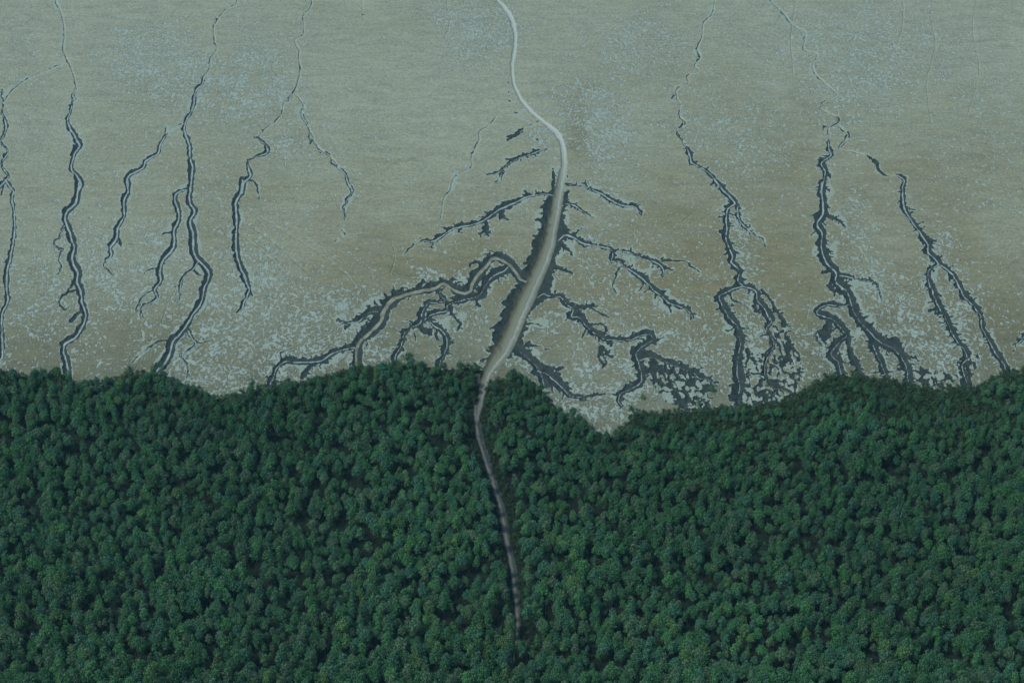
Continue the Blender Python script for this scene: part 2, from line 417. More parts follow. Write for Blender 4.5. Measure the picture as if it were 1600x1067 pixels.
 ('', 'dark creek of the right half that splits into two arms round a pale island', '''
t i 420 -60 415 0 405 80 355 130 345 210 320 270 340 320 305 360 325 395 265 425 270 460 215 490 205 530 225 580 225 640 260 690 205 720
d i 195 520 4 180 545 5
d i 305 358 3 303 364 3
D i 225 580 4 222 640 7 245 690 8 205 735 5 240 790 9 275 850 14 285 900 14 330 925 8 380 955 12 420 1000 14 470 1066 16
D j 370 0 16 430 70 18 490 130 20 525 175 22 470 220 20 460 290 24 465 360 26 460 430 26 475 500 28 510 570 28 500 620 26 550 670 28 560 710 26 550 760 26 585 800 22 520 820 22 460 850 25 405 880 20 420 930 28
D k 210 160 22 240 230 34 290 310 40 350 380 36 360 440 38 375 510 36 360 580 38 350 660 38 350 740 45 370 820 60 360 900 60 360 980 40
d j 490 870 12 510 920 10 560 930 6 585 950 3
D j 585 805 20 650 820 18 690 850 22 700 910 28 750 970 28 790 1050 30
D k 600 310 28 610 350 26 570 390 24 600 450 26 630 510 28 600 580 30 560 660 50 560 740 80 600 830 90 690 850 60 760 900 40 700 960 30
d k 530 110 8 600 180 10 640 260 18 700 340 20 720 400 14 740 470 8 780 560 14 810 640 20 810 720 20 790 800 20
D j 550 190 12 545 250 14 570 320 12 620 370 12 655 405 8 690 430 4 740 450 4 750 510 5
d k 480 240 14 500 270 8
P k 620 350 720 360 790 560 830 640 820 850 700 990 380 990 440 600 470 580 520 640 600 560
d k 420 560 25 440 620 30 470 700 40 480 800 60'''),
 ('', 'broad dark creek on the right with a hairpin arm, running into the forest', '''
t i 715 -60 730 0 800 75 860 145 920 180 915 275 990 300 960 360 985 420 1060 490 1095 530 1020 570 1010 600 1075 640 1100 670 1055 700 1050 760
d i 985 428 3 990 433 3
d i 1010 590 5 1010 570 4
d i 1085 650 5 1105 670 8 1075 695 5 1050 702 3
d i 1045 695 4 1020 710 4 1025 740 4
D i 1045 770 7 1050 820 14 1060 860 18 1010 900 18 1030 950 20 1020 1000 18 1000 1066 22
D l 245 480 24 255 560 24 240 600 30 215 640 28 245 700 28 240 760 32 255 830 32 290 890 28 330 930 26 330 980 36 370 1030 40
D l 240 400 22 245 480 24
D m 330 150 34 390 200 32 420 270 32 440 330 34 480 390 32 540 450 30 590 500 32 660 535 34 720 590 38 750 660 32 760 740 30
d l 290 600 14 350 630 9 390 675 4
d l 205 690 5 175 720 4
d l 280 340 8 300 375 5
D m 350 110 12 430 125 10 500 140 8 570 160 8 590 210 7 605 260 5
d m 300 190 20 330 205 10
d m 290 90 8 240 98 4
D m 410 280 10 370 295 12 300 285 14 240 300 16 215 335 20 260 350 22 310 370 28 360 420 30 390 470 28 360 490 30 320 540 32 300 580 36 340 620 30 350 650 25
d m 400 480 18 405 540 22 430 600 24 460 670 20
d m 290 400 22 270 460 26 230 480 20
D m 550 520 22 570 570 24 600 640 26 630 710 20
d m 680 495 20 700 530 24
P m 230 430 310 430 330 500 240 530 190 470
P m 760 560 830 640 800 740 1000 800 1060 700 1000 690 850 660 800 560'''),
 ('', 'slender dark creek furthest right, forking into two parallel arms', '''
t l 345 60 400 120 350 195 420 210 500 235
d l 365 90 4 375 97 5
d l 400 100 6 405 125 6 385 140 4
d l 380 155 5 370 172 6 350 190 3
d l 375 208 4 395 210 3
d l 515 240 5 560 270 9 590 305 5
d l 570 300 6 600 345 7 635 360 4
t l 635 355 700 360
D l 700 360 8 735 380 16 725 430 18 730 500 16 745 570 17 790 640 18 840 710 18 875 760 24 880 810 24 930 860 18 930 890 16 880 920 18 880 980 24 910 1050 26
D l 940 885 12 960 890 12 1020 940 18 1050 990 20 1080 1050 22
d l 765 560 6 830 570 3
d l 880 740 12 925 750 6
d l 1100 925 5 1112 952 4
D m 885 150 24 910 220 26 940 290 22 980 360 24 1010 430 24 1050 500 22 1100 560 24 1110 600 26 1080 640 26 1100 710 30
d m 930 310 10 880 330 5
D m 1060 160 22 1090 230 20 1150 290 22 1190 350 18 1195 410 16 1230 480 18 1270 550 20 1310 610 25 1335 650 20
d m 1160 285 7 1200 300 4
P m 1060 620 1180 570 1190 640 1120 740 1050 720'''),
 ('', 'small dark creek stub at the right border above the forest', '''
D m 1470 460 14 1448 475 14 1420 510 8 1380 530 4
d m 1400 530 4 1380 570 4
d l 1440 955 3 1448 958 4
d l 560 655 2 565 685 2'''),
]

# ---------------------------------------------------------------- the ground: one graded sheet, cut along the creek edges
ST = 1.4
xs = np.arange(-150, 1750+ST, ST)
ys = np.concatenate([np.arange(-70, 700, ST), np.arange(700, 1110, 3.0), np.arange(1110, 1401, 10.0)])
GX, GY = np.meshgrid(xs, ys, indexing='ij')
NX, NY = GX.shape
n_a = lattice(GX, GY*1.4, 9, 1); n_b = lattice(GX, GY*1.4, 3.6, 2); n_c = lattice(GX, GY*1.4, 9, 3); n_d = lattice(GX, GY*1.4, 3.6, 4); n_e = lattice(GX, GY, 22, 5)
n_f = lattice(GX, GY*1.3, 2.3, 6)
teeth = lattice(GX+1.5*n_a, (GY-.25*GX)*2.6, 10, 8)*.6+lattice(GX, (GY+.3*GX)*3.2, 16, 9)*.5
WX = GX + 1.5*n_a + 1.3*n_b; WY = GY + 1.2*n_c + 1.0*n_d          # ragged lips
VX = GX + .8*n_a + .3*n_b; VY = GY + .6*n_c                              # the water threads wander less
FD = np.full(GX.shape, -9.0); FW = np.full(GX.shape, -9.0); IDD = np.zeros(GX.shape, np.int16); IDW = np.zeros(GX.shape, np.int16)
CROSS = np.zeros(GX.shape); PATCH = np.zeros(GX.shape, np.int16)
KW = np.zeros(GX.shape, np.int8)                                 # which kind of water lies here
def stamp(p0, p1, r0, r1, cid, water, kind=0, cross=False):
    R = max(r0, r1)+9
    x0, x1 = min(p0[0], p1[0])-R, max(p0[0], p1[0])+R; y0, y1 = min(p0[1], p1[1])-R, max(p0[1], p1[1])+R
    i0, i1 = np.searchsorted(xs, (x0, x1)); j0, j1 = np.searchsorted(ys, (y0, y1))
    if i0 >= i1 or j0 >= j1: return
    sl = (slice(i0, i1), slice(j0, j1))
    X, Y = (VX[sl], VY[sl]) if water else (WX[sl], WY[sl])
    dx, dy = p1[0]-p0[0], p1[1]-p0[1]; L2 = dx*dx+dy*dy+1e-9
    t = np.clip(((X-p0[0])*dx+(Y-p0[1])*dy)/L2, 0, 1)
    ex, ey = X-p0[0]-t*dx, Y-p0[1]-t*dy
    r = r0+(r1-r0)*t; d = np.hypot(ex, ey)
    if water: f = r*(1+(.3*n_e[sl]+.35*n_b[sl] if kind == 0 else .15*n_b[sl] if kind == 1 else .06*n_a[sl]))-d
    else:
        q_ = .45 if cid < 6 else 1
        f = r*(.95+.12*n_e[sl])+np.minimum(r, 6)*(.1*n_e[sl]+(.16 if cid < 6 else .36)*n_a[sl])-d+q_*np.minimum(r, 3)*(.26*n_d[sl]+.26*n_f[sl])
    if not water: f = f+np.clip((r-6)/8, 0, 1)*5.5*teeth[sl]
    F, I = (FW, IDW) if water else (FD, IDD)
    m = f > F[sl]
    F[sl][m] = f[m]; I[sl][m] = cid
    if water:
        KW[sl][m] = kind
        if cross:
            s = np.sign(-(dx*(Y-p0[1])-dy*(X-p0[0])))            # + on the right-hand side of the picture for a path running down
            CROSS[sl][m] = (s*d/r)[m]
EDGE = [(-200, 578), (0, 578), (40, 588), (95, 580), (120, 600), (150, 597), (200, 580), (250, 582), (300, 603), (335, 618), (380, 610), (420, 600), (470, 592),
        (540, 578), (600, 570), (650, 566), (690, 574), (755, 572), (770, 590), (785, 590), (800, 582), (830, 597), (860, 622), (880, 645), (905, 660), (930, 672), (955, 676), (975, 662),
        (995, 646), (1050, 648), (1100, 643), (1150, 636), (1210, 634), (1260, 612), (1290, 590), (1330, 588), (1390, 598), (1440, 608), (1490, 613),
        (1540, 600), (1562, 585), (1600, 582), (1800, 582)]
EDGE = [(x, y-(9 if x > 980 else 3)) for x, y in EDGE]
ex_, ey_ = zip(*EDGE)
rr = random.Random(3)
def rill(p, ang, L, r, cid, depth=0):
    """a little side rill, bending and tapering"""
    q = p; n = max(2, int(L/3))
    for k in range(n):
        ang += rr.uniform(-.5, .5)
        s = L/n
        nq = (q[0]+s*math.cos(ang), q[1]+s*math.sin(ang)*.75)
        stamp(q, nq, r*(1-k/n)+.35, r*(1-(k+1)/n)+.35, cid, False)
        if depth == 0 and rr.random() < .35: rill(nq, ang+rr.choice((-1, 1))*rr.uniform(.6, 1.1), L*.4, r*.6, cid, 1)
        q = nq
def smooth_path(P):
    """Catmull-Rom through the traced points"""
    if len(P) < 3: return P
    out = []
    Q = [P[0]]+P+[P[-1]]
    for i in range(1, len(Q)-2):
        a, b, c, d = (np.array(v) for v in Q[i-1:i+3])
        for k in range(4):
            t = k/4
            out.append(tuple(.5*((2*b)+(-a+c)*t+(2*a-5*b+4*c-d)*t*t+(-a+3*b-3*c+d)*t**3)))
    out.append(tuple(P[-1]))
    return [(x, y, max(r, .4)) for x, y, r in out]
GAP = []                                                         # course of the channel through the forest
for cid, (_, label, text) in enumerate(CREEKS):
    for line in text.strip().split('\n'):
        f = line.split(); kind, fr = f[0], Z[f[1]]; v = list(map(float, f[2:]))
        if kind == 'P':
            P = [(v[i]/fr[2]+fr[0], v[i+1]/fr[2]+fr[1]) for i in range(0, len(v), 2)]
            ins = np.zeros(GX.shape, bool)
            for (ax, ay), (bx, by) in zip(P, P[1:]+P[:1]):
                c = ((ay > WY) != (by > WY)) & (WX < (bx-ax)*(WY-ay)/(by-ay+1e-9)+ax)
                ins ^= c
            PATCH[ins] = cid+1
            continue
        st = 2 if kind in 'tr' else 3
        P = [(v[i]/fr[2]+fr[0], v[i+1]/fr[2]+fr[1], (v[i+2]/fr[2] if st == 3 else .85)) for i in range(0, len(v), st)]
        if kind in 'Dd' and P[-1][1] > 540 and P[-1][2] > 3 and f[1] != 'n' and np.interp(P[-1][0], ex_, ey_)-P[-1][1] < 45:
            (ax, ay, _r), (bx, by, br) = P[-2:]; L = math.hypot(bx-ax, by-ay)     # on into the trees
            P.append((bx+(bx-ax)/L*14, by+20, br))
        P = smooth_path(P)
        for a, b in zip(P, P[1:]):
            if kind in 'Dd': stamp(a, b, a[2], b[2], cid, False)
            if kind == 'D':
                ra, rb = (min(1.25, .15+.28*q[2]) if cid < 6 else min(1.0-.4*min(1, max(0, (q[1]-330)/150))*(1 if q[0] > 560 else .5), .15+q[2]*.22) for q in (a, b))
                stamp(a, b, ra, rb, cid, True, 0)
            if kind == 't': stamp(a, b, .85, .85, cid, True, 1); stamp((a[0]-1.5, a[1]+.3), (b[0]-1.5, b[1]+.3), .62, .62, cid, False)  # dark strip on its left paints the shadow line along the runnel
            if kind == 'r': stamp(a, b, .5, .5, cid, True, 1)
            if kind == 'W': stamp(a, b, a[2], b[2], cid, True, 2)
            if kind == 'M':
                stamp(a, b, a[2], b[2], cid, True, 3, True)
            if kind in 'Dd' and max(a[2], b[2]) > 2.0 and f[1] != 'n' and cid > 5:
                L = math.hypot(b[0]-a[0], b[1]-a[1])
                for side in (-1, 1):
                    if rr.random() < L/12:
                        t = rr.random(); px, py = a[0]+(b[0]-a[0])*t, a[1]+(b[1]-a[1])*t; r = a[2]
                        an = math.atan2(b[1]-a[1], b[0]-a[0])+side*rr.uniform(.7, 1.4)
                        rill((px+math.cos(an)*r*.7, py+math.sin(an)*r*.7), an, rr.uniform(.3, 1.5)*min(r, 8)+3, min(1.7, r*.38), cid)
        if kind == 'M': GAP += P
# patchy reaches, where dark mud and pale pools interlock
pn = -1.9*np.abs(lattice(WX-.35*GY, WY*.7, 6.5, 21))+.62+lattice(GX, GY*1.2, 3.0, 22)*.7+lattice(WX, WY, 15, 23)*.35-.1
pm = PATCH > 0
pf = (pn+.27)*2.2
up = pm & ((pf > FD) | (FW < -1.8)); FD[up] = pf[up]; IDD[up] = PATCH[up]-1
# a fray of tiny cut-offs close to the banks
fr_ = lattice(GX, GY*1.5, 4.2, 31)*1.0+lattice(GX, GY*1.5, 2.4, 32)*.5
near = (FD < -.6) & (FD > -5)
fv = (fr_-.84+.06*FD)*3
m = near & (fv > 0) & (n_e > .1); FD[m] = fv[m]
# forest side
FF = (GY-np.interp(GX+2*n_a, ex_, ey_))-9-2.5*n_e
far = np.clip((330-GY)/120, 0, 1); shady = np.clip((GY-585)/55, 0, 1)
WET = np.full(GX.shape, .2)+.1*lattice(GX, GY, 70, 43)+.08*lattice(GX, GY, 28, 44); TAN = np.full(GX.shape, .12)
def blobs(A, L):
    for x, y, rx, ry, a in L: A += a*np.exp(-((GX-x)/rx)**2-((GY-y)/ry)**2)
blobs(WET, [(150, 300, 90, 90, .18), (60, 480, 80, 80, .2), (330, 300, 60, 120, .15), (430, 120, 60, 80, .3), (520, 200, 60, 60, .15), (1560, 200, 80, 120, .25), (1420, 80, 120, 80, .25), (1200, 60, 120, 60, .18), (1050, 120, 80, 80, .2), (1000, 40, 80, 40, .2), (235, 75, 70, 45, .75), (260, 125, 70, 40, .75), (390, 110, 50, 60, .5), (360, 165, 60, 40, .35), (765, 45, 55, 35, .7), (690, 15, 50, 25, .5), (720, 90, 50, 40, .3),
  (925, 190, 40, 40, .7), (900, 150, 60, 30, .4), (960, 215, 40, 30, .5), (940, 250, 40, 40, .3), (960, 80, 60, 40, .25), (1130, 200, 90, 35, .35), (1180, 245, 60, 35, .45), (1320, 150, 90, 60, .35), (1340, 50, 120, 60, .25),
  (100, 420, 110, 80, .25), (190, 440, 60, 60, .4), (250, 380, 40, 60, .25), (40, 60, 70, 70, .2), (60, 200, 60, 80, .1), (370, 530, 90, 70, .75), (460, 560, 90, 50, .6), (330, 590, 50, 35, .6), (520, 490, 50, 30, .75), (570, 470, 50, 15, .5), (400, 430, 50, 50, .5),
  (430, 230, 60, 25, .3), (450, 300, 70, 60, .12), (600, 545, 30, 20, .4), (740, 480, 60, 60, .22), (840, 240, 20, 30, .35), (850, 210, 25, 15, .5), (960, 300, 40, 40, .3), (940, 380, 60, 40, .25), (930, 470, 60, 60, .25), (1000, 590, 80, 40, .55), (920, 630, 60, 50, .8), (950, 660, 40, 20, .5), (1050, 530, 60, 40, .4), (1110, 580, 40, 40, .4),
  (1160, 400, 15, 50, .6), (1180, 500, 25, 60, .6), (1150, 360, 20, 60, .4), (1330, 350, 25, 70, .45), (1345, 430, 30, 30, .6), (1400, 490, 60, 60, .5), (1280, 550, 45, 50, .45), (1460, 560, 80, 50, .45), (1510, 500, 30, 60, .4), (1470, 420, 30, 60, .4), (1480, 380, 20, 20, .5),
  (820, 570, 30, 12, .6), (860, 500, 30, 20, .4), (700, 500, 30, 15, .6), (720, 440, 15, 20, .7), (670, 430, 15, 8, .8), (300, 460, 30, 60, .35)])
blobs(TAN, [(1050, 430, 160, 110, .5), (1230, 380, 90, 130, .5), (1500, 400, 100, 120, .4), (905, 210, 22, 60, .6), (880, 130, 60, 40, .25), (700, 420, 130, 70, .22), (250, 540, 120, 50, .35), (560, 430, 110, 70, .2), (1350, 560, 60, 50, .5),
  (80, 560, 80, 60, .3), (1560, 520, 60, 60, .4), (330, 330, 60, 100, .2), (860, 480, 60, 60, .4), (830, 620, 20, 20, .5), (1450, 250, 120, 80, .2)])
TAN += .5*np.exp(-((GX-790)/22)**2-((GY-578)/16)**2)
WET *= 1+.12*np.clip((280-GY)/60, 0, 1)
TAN += -.3*np.clip((250-GY)/250, 0, 1) + .38*np.clip((GY-150)/420, 0, 1) + .12+.12*lattice(GX, GY, 160, 41)+.1*lattice(GX, GY, 60, 42)
WET += .12*np.clip((GY-250)/250, 0, 1)
# pale wet silt shelves lying against the dark banks, wide in some bends and missing in others
SHELF = lattice(GX, GY, 26, 51)*.6+lattice(GX, GY, 11, 52)*.5
for x, y, rx, ry, a in [(722, 441, 14, 8, 1.2), (664, 440, 12, 6, 1), (760, 445, 12, 26, 1), (725, 492, 12, 9, 1.2), (700, 508, 12, 10, 1), (845, 345, 8, 10, 1), (888, 335, 8, 14, .9), (893, 380, 8, 14, .9),
  (865, 440, 10, 8, .9), (890, 450, 18, 8, 1), (850, 500, 14, 8, 1), (832, 548, 14, 7, 1.3), (1040, 475, 16, 12, 1.2), (1030, 425, 12, 14, .6), (1160, 415, 9, 40, .9), (1178, 470, 14, 14, 1), (1185, 545, 12, 30, .9), (1320, 437, 9, 8, 1.6), (1300, 300, 8, 40, .6), (1310, 375, 10, 40, .9),
  (1350, 440, 40, 10, .9), (1345, 480, 8, 30, 1), (1460, 420, 8, 20, .9), (1475, 450, 12, 30, .8), (1300, 560, 10, 12, 1), (620, 480, 26, 14, .9), (520, 480, 40, 12, .9), (510, 560, 40, 10, 1), (570, 470, 25, 12, 1), (305, 500, 10, 30, .9), (320, 450, 8, 20, .8), (405, 460, 8, 30, .5), (995, 620, 16, 20, 1), (1060, 600, 30, 20, .9), (1455, 590, 20, 10, .9), (940, 640, 40, 10, .6), (980, 325, 14, 8, .6)]:
    SHELF += a*np.exp(-((GX-x)/rx)**2-((GY-y)/ry)**2)
LIP = FD+1.0+9*np.clip(SHELF-.22, 0, 1)+1.3*n_b+.9*n_f
# the mud grows darker towards the forest edge
EDGE_DARK = np.clip((GY-np.interp(GX, ex_, ey_)+190)/190, 0, 1)**1.3*.68
WXx, WYy = ground(GX, GY)
def border_fade():
    a = np.minimum(np.minimum(GX-xs[0], xs[-1]-GX), np.minimum(GY-ys[0], ys[-1]-GY))
    return np.clip(a/25, 0, 1)
fade = border_fade()
DEEP = np.maximum(np.maximum(FD, 0), np.maximum(FW+.6, 0))
zd = -.09*np.minimum(DEEP, 13)-.38*np.clip(DEEP/1.2, 0, 1)
ZZ = (zd*(1+.12*n_b) + .035*n_a + .03*n_c - .06*np.clip(WET, 0, 1))*fade
ZZ[KW == 3] = np.where(FW[KW == 3] > 0, (zd*fade)[KW == 3], ZZ[KW == 3])
FD[FD > 0] = np.maximum(FD[FD > 0], .03); 
BROWN = np.clip(1.0-np.abs(FW+1.5)/4, 0, .9)*(KW == 3)*(CROSS < .2)*np.clip((GY-300)/60, 0, 1)*np.clip((620-GY)/40, 0, 1)
AT = np.stack([WXx, WYy, ZZ, WET, TAN, FD, CROSS, far, shady, BROWN, FW, FF, np.clip(LIP, -4, 4), EDGE_DARK], -1).reshape(-1, 14)
AT[:, 6] = np.clip(AT[:, 6], -1.2, 1.2)
names = ['wet', 'tan', 'rim', 'cross', 'far', 'shady', 'brown']
I = np.arange(NX*NY).reshape(NX, NY)
q = np.stack([I[:-1, :-1], I[1:, :-1], I[1:, 1:], I[:-1, 1:]], -1).reshape(-1, 4)
q = q[:, ::-1].copy()                                           # y runs towards the camera: keep the faces looking up
fd_, fw_, ff_ = AT[:, 5], AT[:, 10], AT[:, 11]
def state(f):
    s = (f[q] > 0).sum(1); return s
sd_, sw_, sf_ = state(fd_), state(fw_), state(ff_)
idd, idw, kw = IDD.ravel(), IDW.ravel(), KW.ravel()
best_d = q[np.arange(len(q)), fd_[q].argmax(1)]; best_w = q[np.arange(len(q)), fw_[q].argmax(1)]
cell_d, cell_w, cell_k = idd[best_d], idw[best_w], kw[best_w]
# class key: 0 mud, 1 forest floor, 100+id bank, 1000+10*id+kind water
isw = sw_ == 4; isd = (sd_ == 4) & (sw_ == 0); plain = (sd_ == 0) & (sw_ == 0)
isff = plain & (sf_ == 4); ismud = plain & (sf_ == 0)
key = np.full(len(q), -1)
key[ismud] = 0; key[isff] = 1; key[isd] = 100+cell_d[isd]; key[isw] = 1000+10*cell_w[isw]+cell_k[isw]
cut = {}                                                          # key -> list of polygons (lists of attribute vectors)
def clip(poly, col, sign):
    out = []; n = len(poly)
    for i in range(n):
        a, b = poly[i], poly[(i+1) % n]; fa, fb = a[col]*sign, b[col]*sign
        if fa > 0 or (fa == 0 and sign < 0): out.append(a)
        if (fa > 0) != (fb > 0) and fa != fb:
            t = fa/(fa-fb)
            if 0 < t < 1: out.append(a+(b-a)*t)
    return out
for c in np.nonzero(key < 0)[0]:
    poly = [AT[v] for v in q[c]]
    parts = []
    if sw_[c]:
        p = clip(poly, 10, 1); parts.append((1000+10*cell_w[c]+cell_k[c], p)); poly = clip(poly, 10, -1)
    if sd_[c] and len(poly) > 2:
        p = clip(poly, 5, 1); parts.append((100+cell_d[c], p)); poly = clip(poly, 5, -1)
    if len(poly) > 2:
        if 0 < sf_[c] < 4: parts += [(1, clip(poly, 11, 1)), (0, clip(poly, 11, -1))]
        else: parts.append((1 if sf_[c] else 0, poly))
    for k, p in parts:
        if len(p) > 2: cut.setdefault(int(k), []).append(p)
def build_sheet(name, keys, mat, parent=None, extra=None):
    m = np.isin(key, keys); Q = q[m]
    used, inv = np.unique(Q.ravel(), return_inverse=True)
    V = [AT[used]]; flat = [inv.astype(np.int32)]; cnt = [np.full(len(Q), 4)]
    look = {}; ex = []; ef = []; ec = []
    base = len(used)
    for i, v in enumerate(used): pass
    pos = {}
    P = AT[used]
    touched = set()
    for k in keys:
        for p in cut.get(k, []):
            n = 0
            for v in p:
                kk = (round(v[0], 3), round(v[1], 3))
                j = look.get(kk)
                if j is None: j = base+len(ex); look[kk] = j; ex.append(v)
                ef.append(j); n += 1
            ec.append(n)
    if ex: V.append(np.array(ex)); flat.append(np.array(ef)); cnt.append(np.array(ec))
    V = np.concatenate(V); flat = np.concatenate(flat); cnt = np.concatenate(cnt)
    if extra is not None:
        ev, efc = extra; b = len(V); V = np.concatenate([V, ev]); flat = np.concatenate([flat, np.array(efc).ravel()+b]); cnt = np.concatenate([cnt, np.full(len(efc), 4)])
    return mesh(name, V[:, :3], flat, cnt, mat, parent, True, {**{n: V[:, 3+i] for i, n in enumerate(names)}, 'lip': V[:, 12], 'edge_dark': V[:, 13]})
# skirt of open mud out to the horizon (joined on to the sheet's straight borders)
c4 = [ground(xs[0], ys[0]), ground(xs[-1], ys[0]), ground(xs[-1], ys[-1]), ground(xs[0], ys[-1])]
o4 = [(-9000, 12000), (9000, 12000), (9000, -3000), (-9000, -3000)]
def rowv(p, wet=.16, tan=.1): return [p[0], p[1], 0, wet, tan, -9, 0, 0, 0, 0, 0, 0, -4, 0]
ev = np.array([rowv(p) for p in c4+o4], float)
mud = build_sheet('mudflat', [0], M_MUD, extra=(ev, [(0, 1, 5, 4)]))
tag(mud, 'bare grey green and ochre mudflat dotted with pale pools', None, None, 'structure')
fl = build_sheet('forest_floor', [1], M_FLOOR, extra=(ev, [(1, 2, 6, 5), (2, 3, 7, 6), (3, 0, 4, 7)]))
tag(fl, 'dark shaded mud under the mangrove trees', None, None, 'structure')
allk = set(np.unique(key).tolist()) | set(cut)
for cid, (_, label, _t) in enumerate(CREEKS):
    if 100+cid in allk:
        b = build_sheet('main_channel' if cid == 7 else 'tidal_creek', [100+cid], M_BANK)
    tag(b, label, None, None, 'structure')
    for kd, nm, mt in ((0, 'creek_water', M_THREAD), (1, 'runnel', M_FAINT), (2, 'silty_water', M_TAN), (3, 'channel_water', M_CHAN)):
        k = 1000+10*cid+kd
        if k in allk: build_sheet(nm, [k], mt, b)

# ---------------------------------------------------------------- trees
def leaf_mesh(name, tufts, leaves, size, seed):
    """tufts: list of (x,y,z,r); leaf faces spread over each tuft's surface"""
    r = np.random.default_rng(seed); V = []
    for (x, y, z, R) in tufts:
        n = max(8, int(leaves*(R*R)))
        d = r.normal(size=(n, 3)); d /= np.linalg.norm(d, axis=1)[:, None]
        d = d[d[:, 2] > -.75]; n = len(d)
        c = np.array([x, y, z])+d*R*r.uniform(.72, 1.12, (n, 1))
        nn = d+r.normal(size=(n, 3))*.45; nn[:, 2] += .25; nn /= np.linalg.norm(nn, axis=1)[:, None]
        a = np.cross(nn, r.normal(size=(n, 3))); a /= np.linalg.norm(a, axis=1)[:, None]; b = np.cross(nn, a)
        s = size*r.uniform(.65, 1.35, (n, 1)); t = s*r.uniform(.5, .9, (n, 1))
        V.append(np.stack([c-a*s, c-b*t, c+a*s, c+b*t], 1))
    V = np.concatenate(V); n = len(V)
    V = V.reshape(-1, 3)
    me = bpy.data.meshes.new(name)
    me.vertices.add(len(V)); me.vertices.foreach_set('co', V.astype(np.float32).ravel())
    me.loops.add(len(V)); me.loops.foreach_set('vertex_index', np.arange(len(V), dtype=np.int32))
    me.polygons.add(n); me.polygons.foreach_set('loop_start', np.arange(n, dtype=np.int32)*4); me.polygons.foreach_set('loop_total', np.full(n, 4, np.int32))
    me.update(calc_edges=True); me.materials.append(M_LEAF)
    return me
def trunk_mesh(name, h, rad, limbs, seed):
    r = random.Random(seed); V, F = [], []
    def limb(p0, p1, r0, r1, n=6, seg=3):
        p0, p1 = np.array(p0, float), np.array(p1, float); ax = p1-p0; ax /= np.linalg.norm(ax)
        u = np.cross(ax, (.3, .9, .1)); u /= np.linalg.norm(u); v = np.cross(ax, u); base = len(V)
        for k in range(seg+1):
            t = k/seg; c = p0+(p1-p0)*t+(u*r.uniform(-1, 1)+v*r.uniform(-1, 1))*.06*(0 < k < seg); R = r0+(r1-r0)*t
            for i in range(n): a = 2*math.pi*i/n; V.append(tuple(c+(u*math.cos(a)+v*math.sin(a))*R))
        for k in range(seg):
            for i in range(n): F.append((base+k*n+i, base+k*n+(i+1) % n, base+(k+1)*n+(i+1) % n, base+(k+1)*n+i))
    limb((0, 0, -.5), (r.uniform(-.2, .2), r.uniform(-.2, .2), h), rad, rad*.45)
    for k in range(limbs):
        a = k*2.4+r.random(); z = h*r.uniform(.5, .85)
        limb((0, 0, z), (math.cos(a)*h*.25, math.sin(a)*h*.25, z+h*.28), rad*.4, rad*.14, 5, 2)
    for k in range(4):
        a = k*1.57+r.random(); limb((0, 0, .9), (math.cos(a)*.8, math.sin(a)*.8, -.3), rad*.4, rad*.2, 4, 1)      # stilt roots
    me = bpy.data.meshes.new(name); me.from_pydata(V, [], F); me.materials.append(M_BARK); me.update()
    return me
SHAPES = ['round', 'broad', 'narrow', 'round', 'narrow', 'lopsided', 'narrow', 'round', 'lopsided', 'broad']
def crown_tufts(seed, shape):
    r = random.Random(seed); T = []
    R, Hh = {'round': (2.1, 3.0), 'broad': (2.6, 2.7), 'narrow': (1.6, 3.4), 'lopsided': (2.2, 2.8)}[shape]
    lobes = [(0, 0, 0, 1.0)]
    for k in range({'round': 3, 'broad': 5, 'narrow': 2, 'lopsided': 3}[shape]):
        a = k*2.2+r.random()*1.2 if shape != 'lopsided' else r.uniform(0, 2)
        lobes.append((math.cos(a)*R*.48, math.sin(a)*R*.48, r.uniform(-1.4, .3), r.uniform(.5, .68)))
    for (lx, ly, lz, s) in lobes:
        n = int(21*s*s*(R*R)/5.3)+5
        for i in range(n):
            z = 1-(i+.5)/n*1.45; q_ = math.sqrt(max(0, 1-z*z)); a = i*2.39996+seed
            k = s*r.uniform(.72, 1.12)
            w_ = k*(1.02-.3*max(0, z)); T.append((lx+q_*math.cos(a)*R*w_, ly+q_*math.sin(a)*R*w_, 6.0+lz+z*Hh*k, r.uniform(.42, .92)*(1-.2*max(0, z))))
        T.append((lx, ly, 6.0+lz, R*s*.7))
    return T
crowns = [leaf_mesh('crown', crown_tufts(11+i, SHAPES[i]), 60, .225, 50+i) for i in range(10)]
trunks = [trunk_mesh('trunk', 6.0, .17, 4, 80+i) for i in range(3)]
def bush_tufts(seed):
    r = random.Random(seed); T = []
    for i in range(16):
        a = r.uniform(0, 6.3); d = r.uniform(0, 1.25); T.append((math.cos(a)*d, math.sin(a)*d, .55+r.uniform(0, 1.0)*(1.3-d*.6), r.uniform(.38, .65)))
    return T
bushes = [leaf_mesh('foliage', bush_tufts(200+i), 75, .15, 220+i) for i in range(5)]
stems = [trunk_mesh('stem', 1.3, .07, 3, 90)]

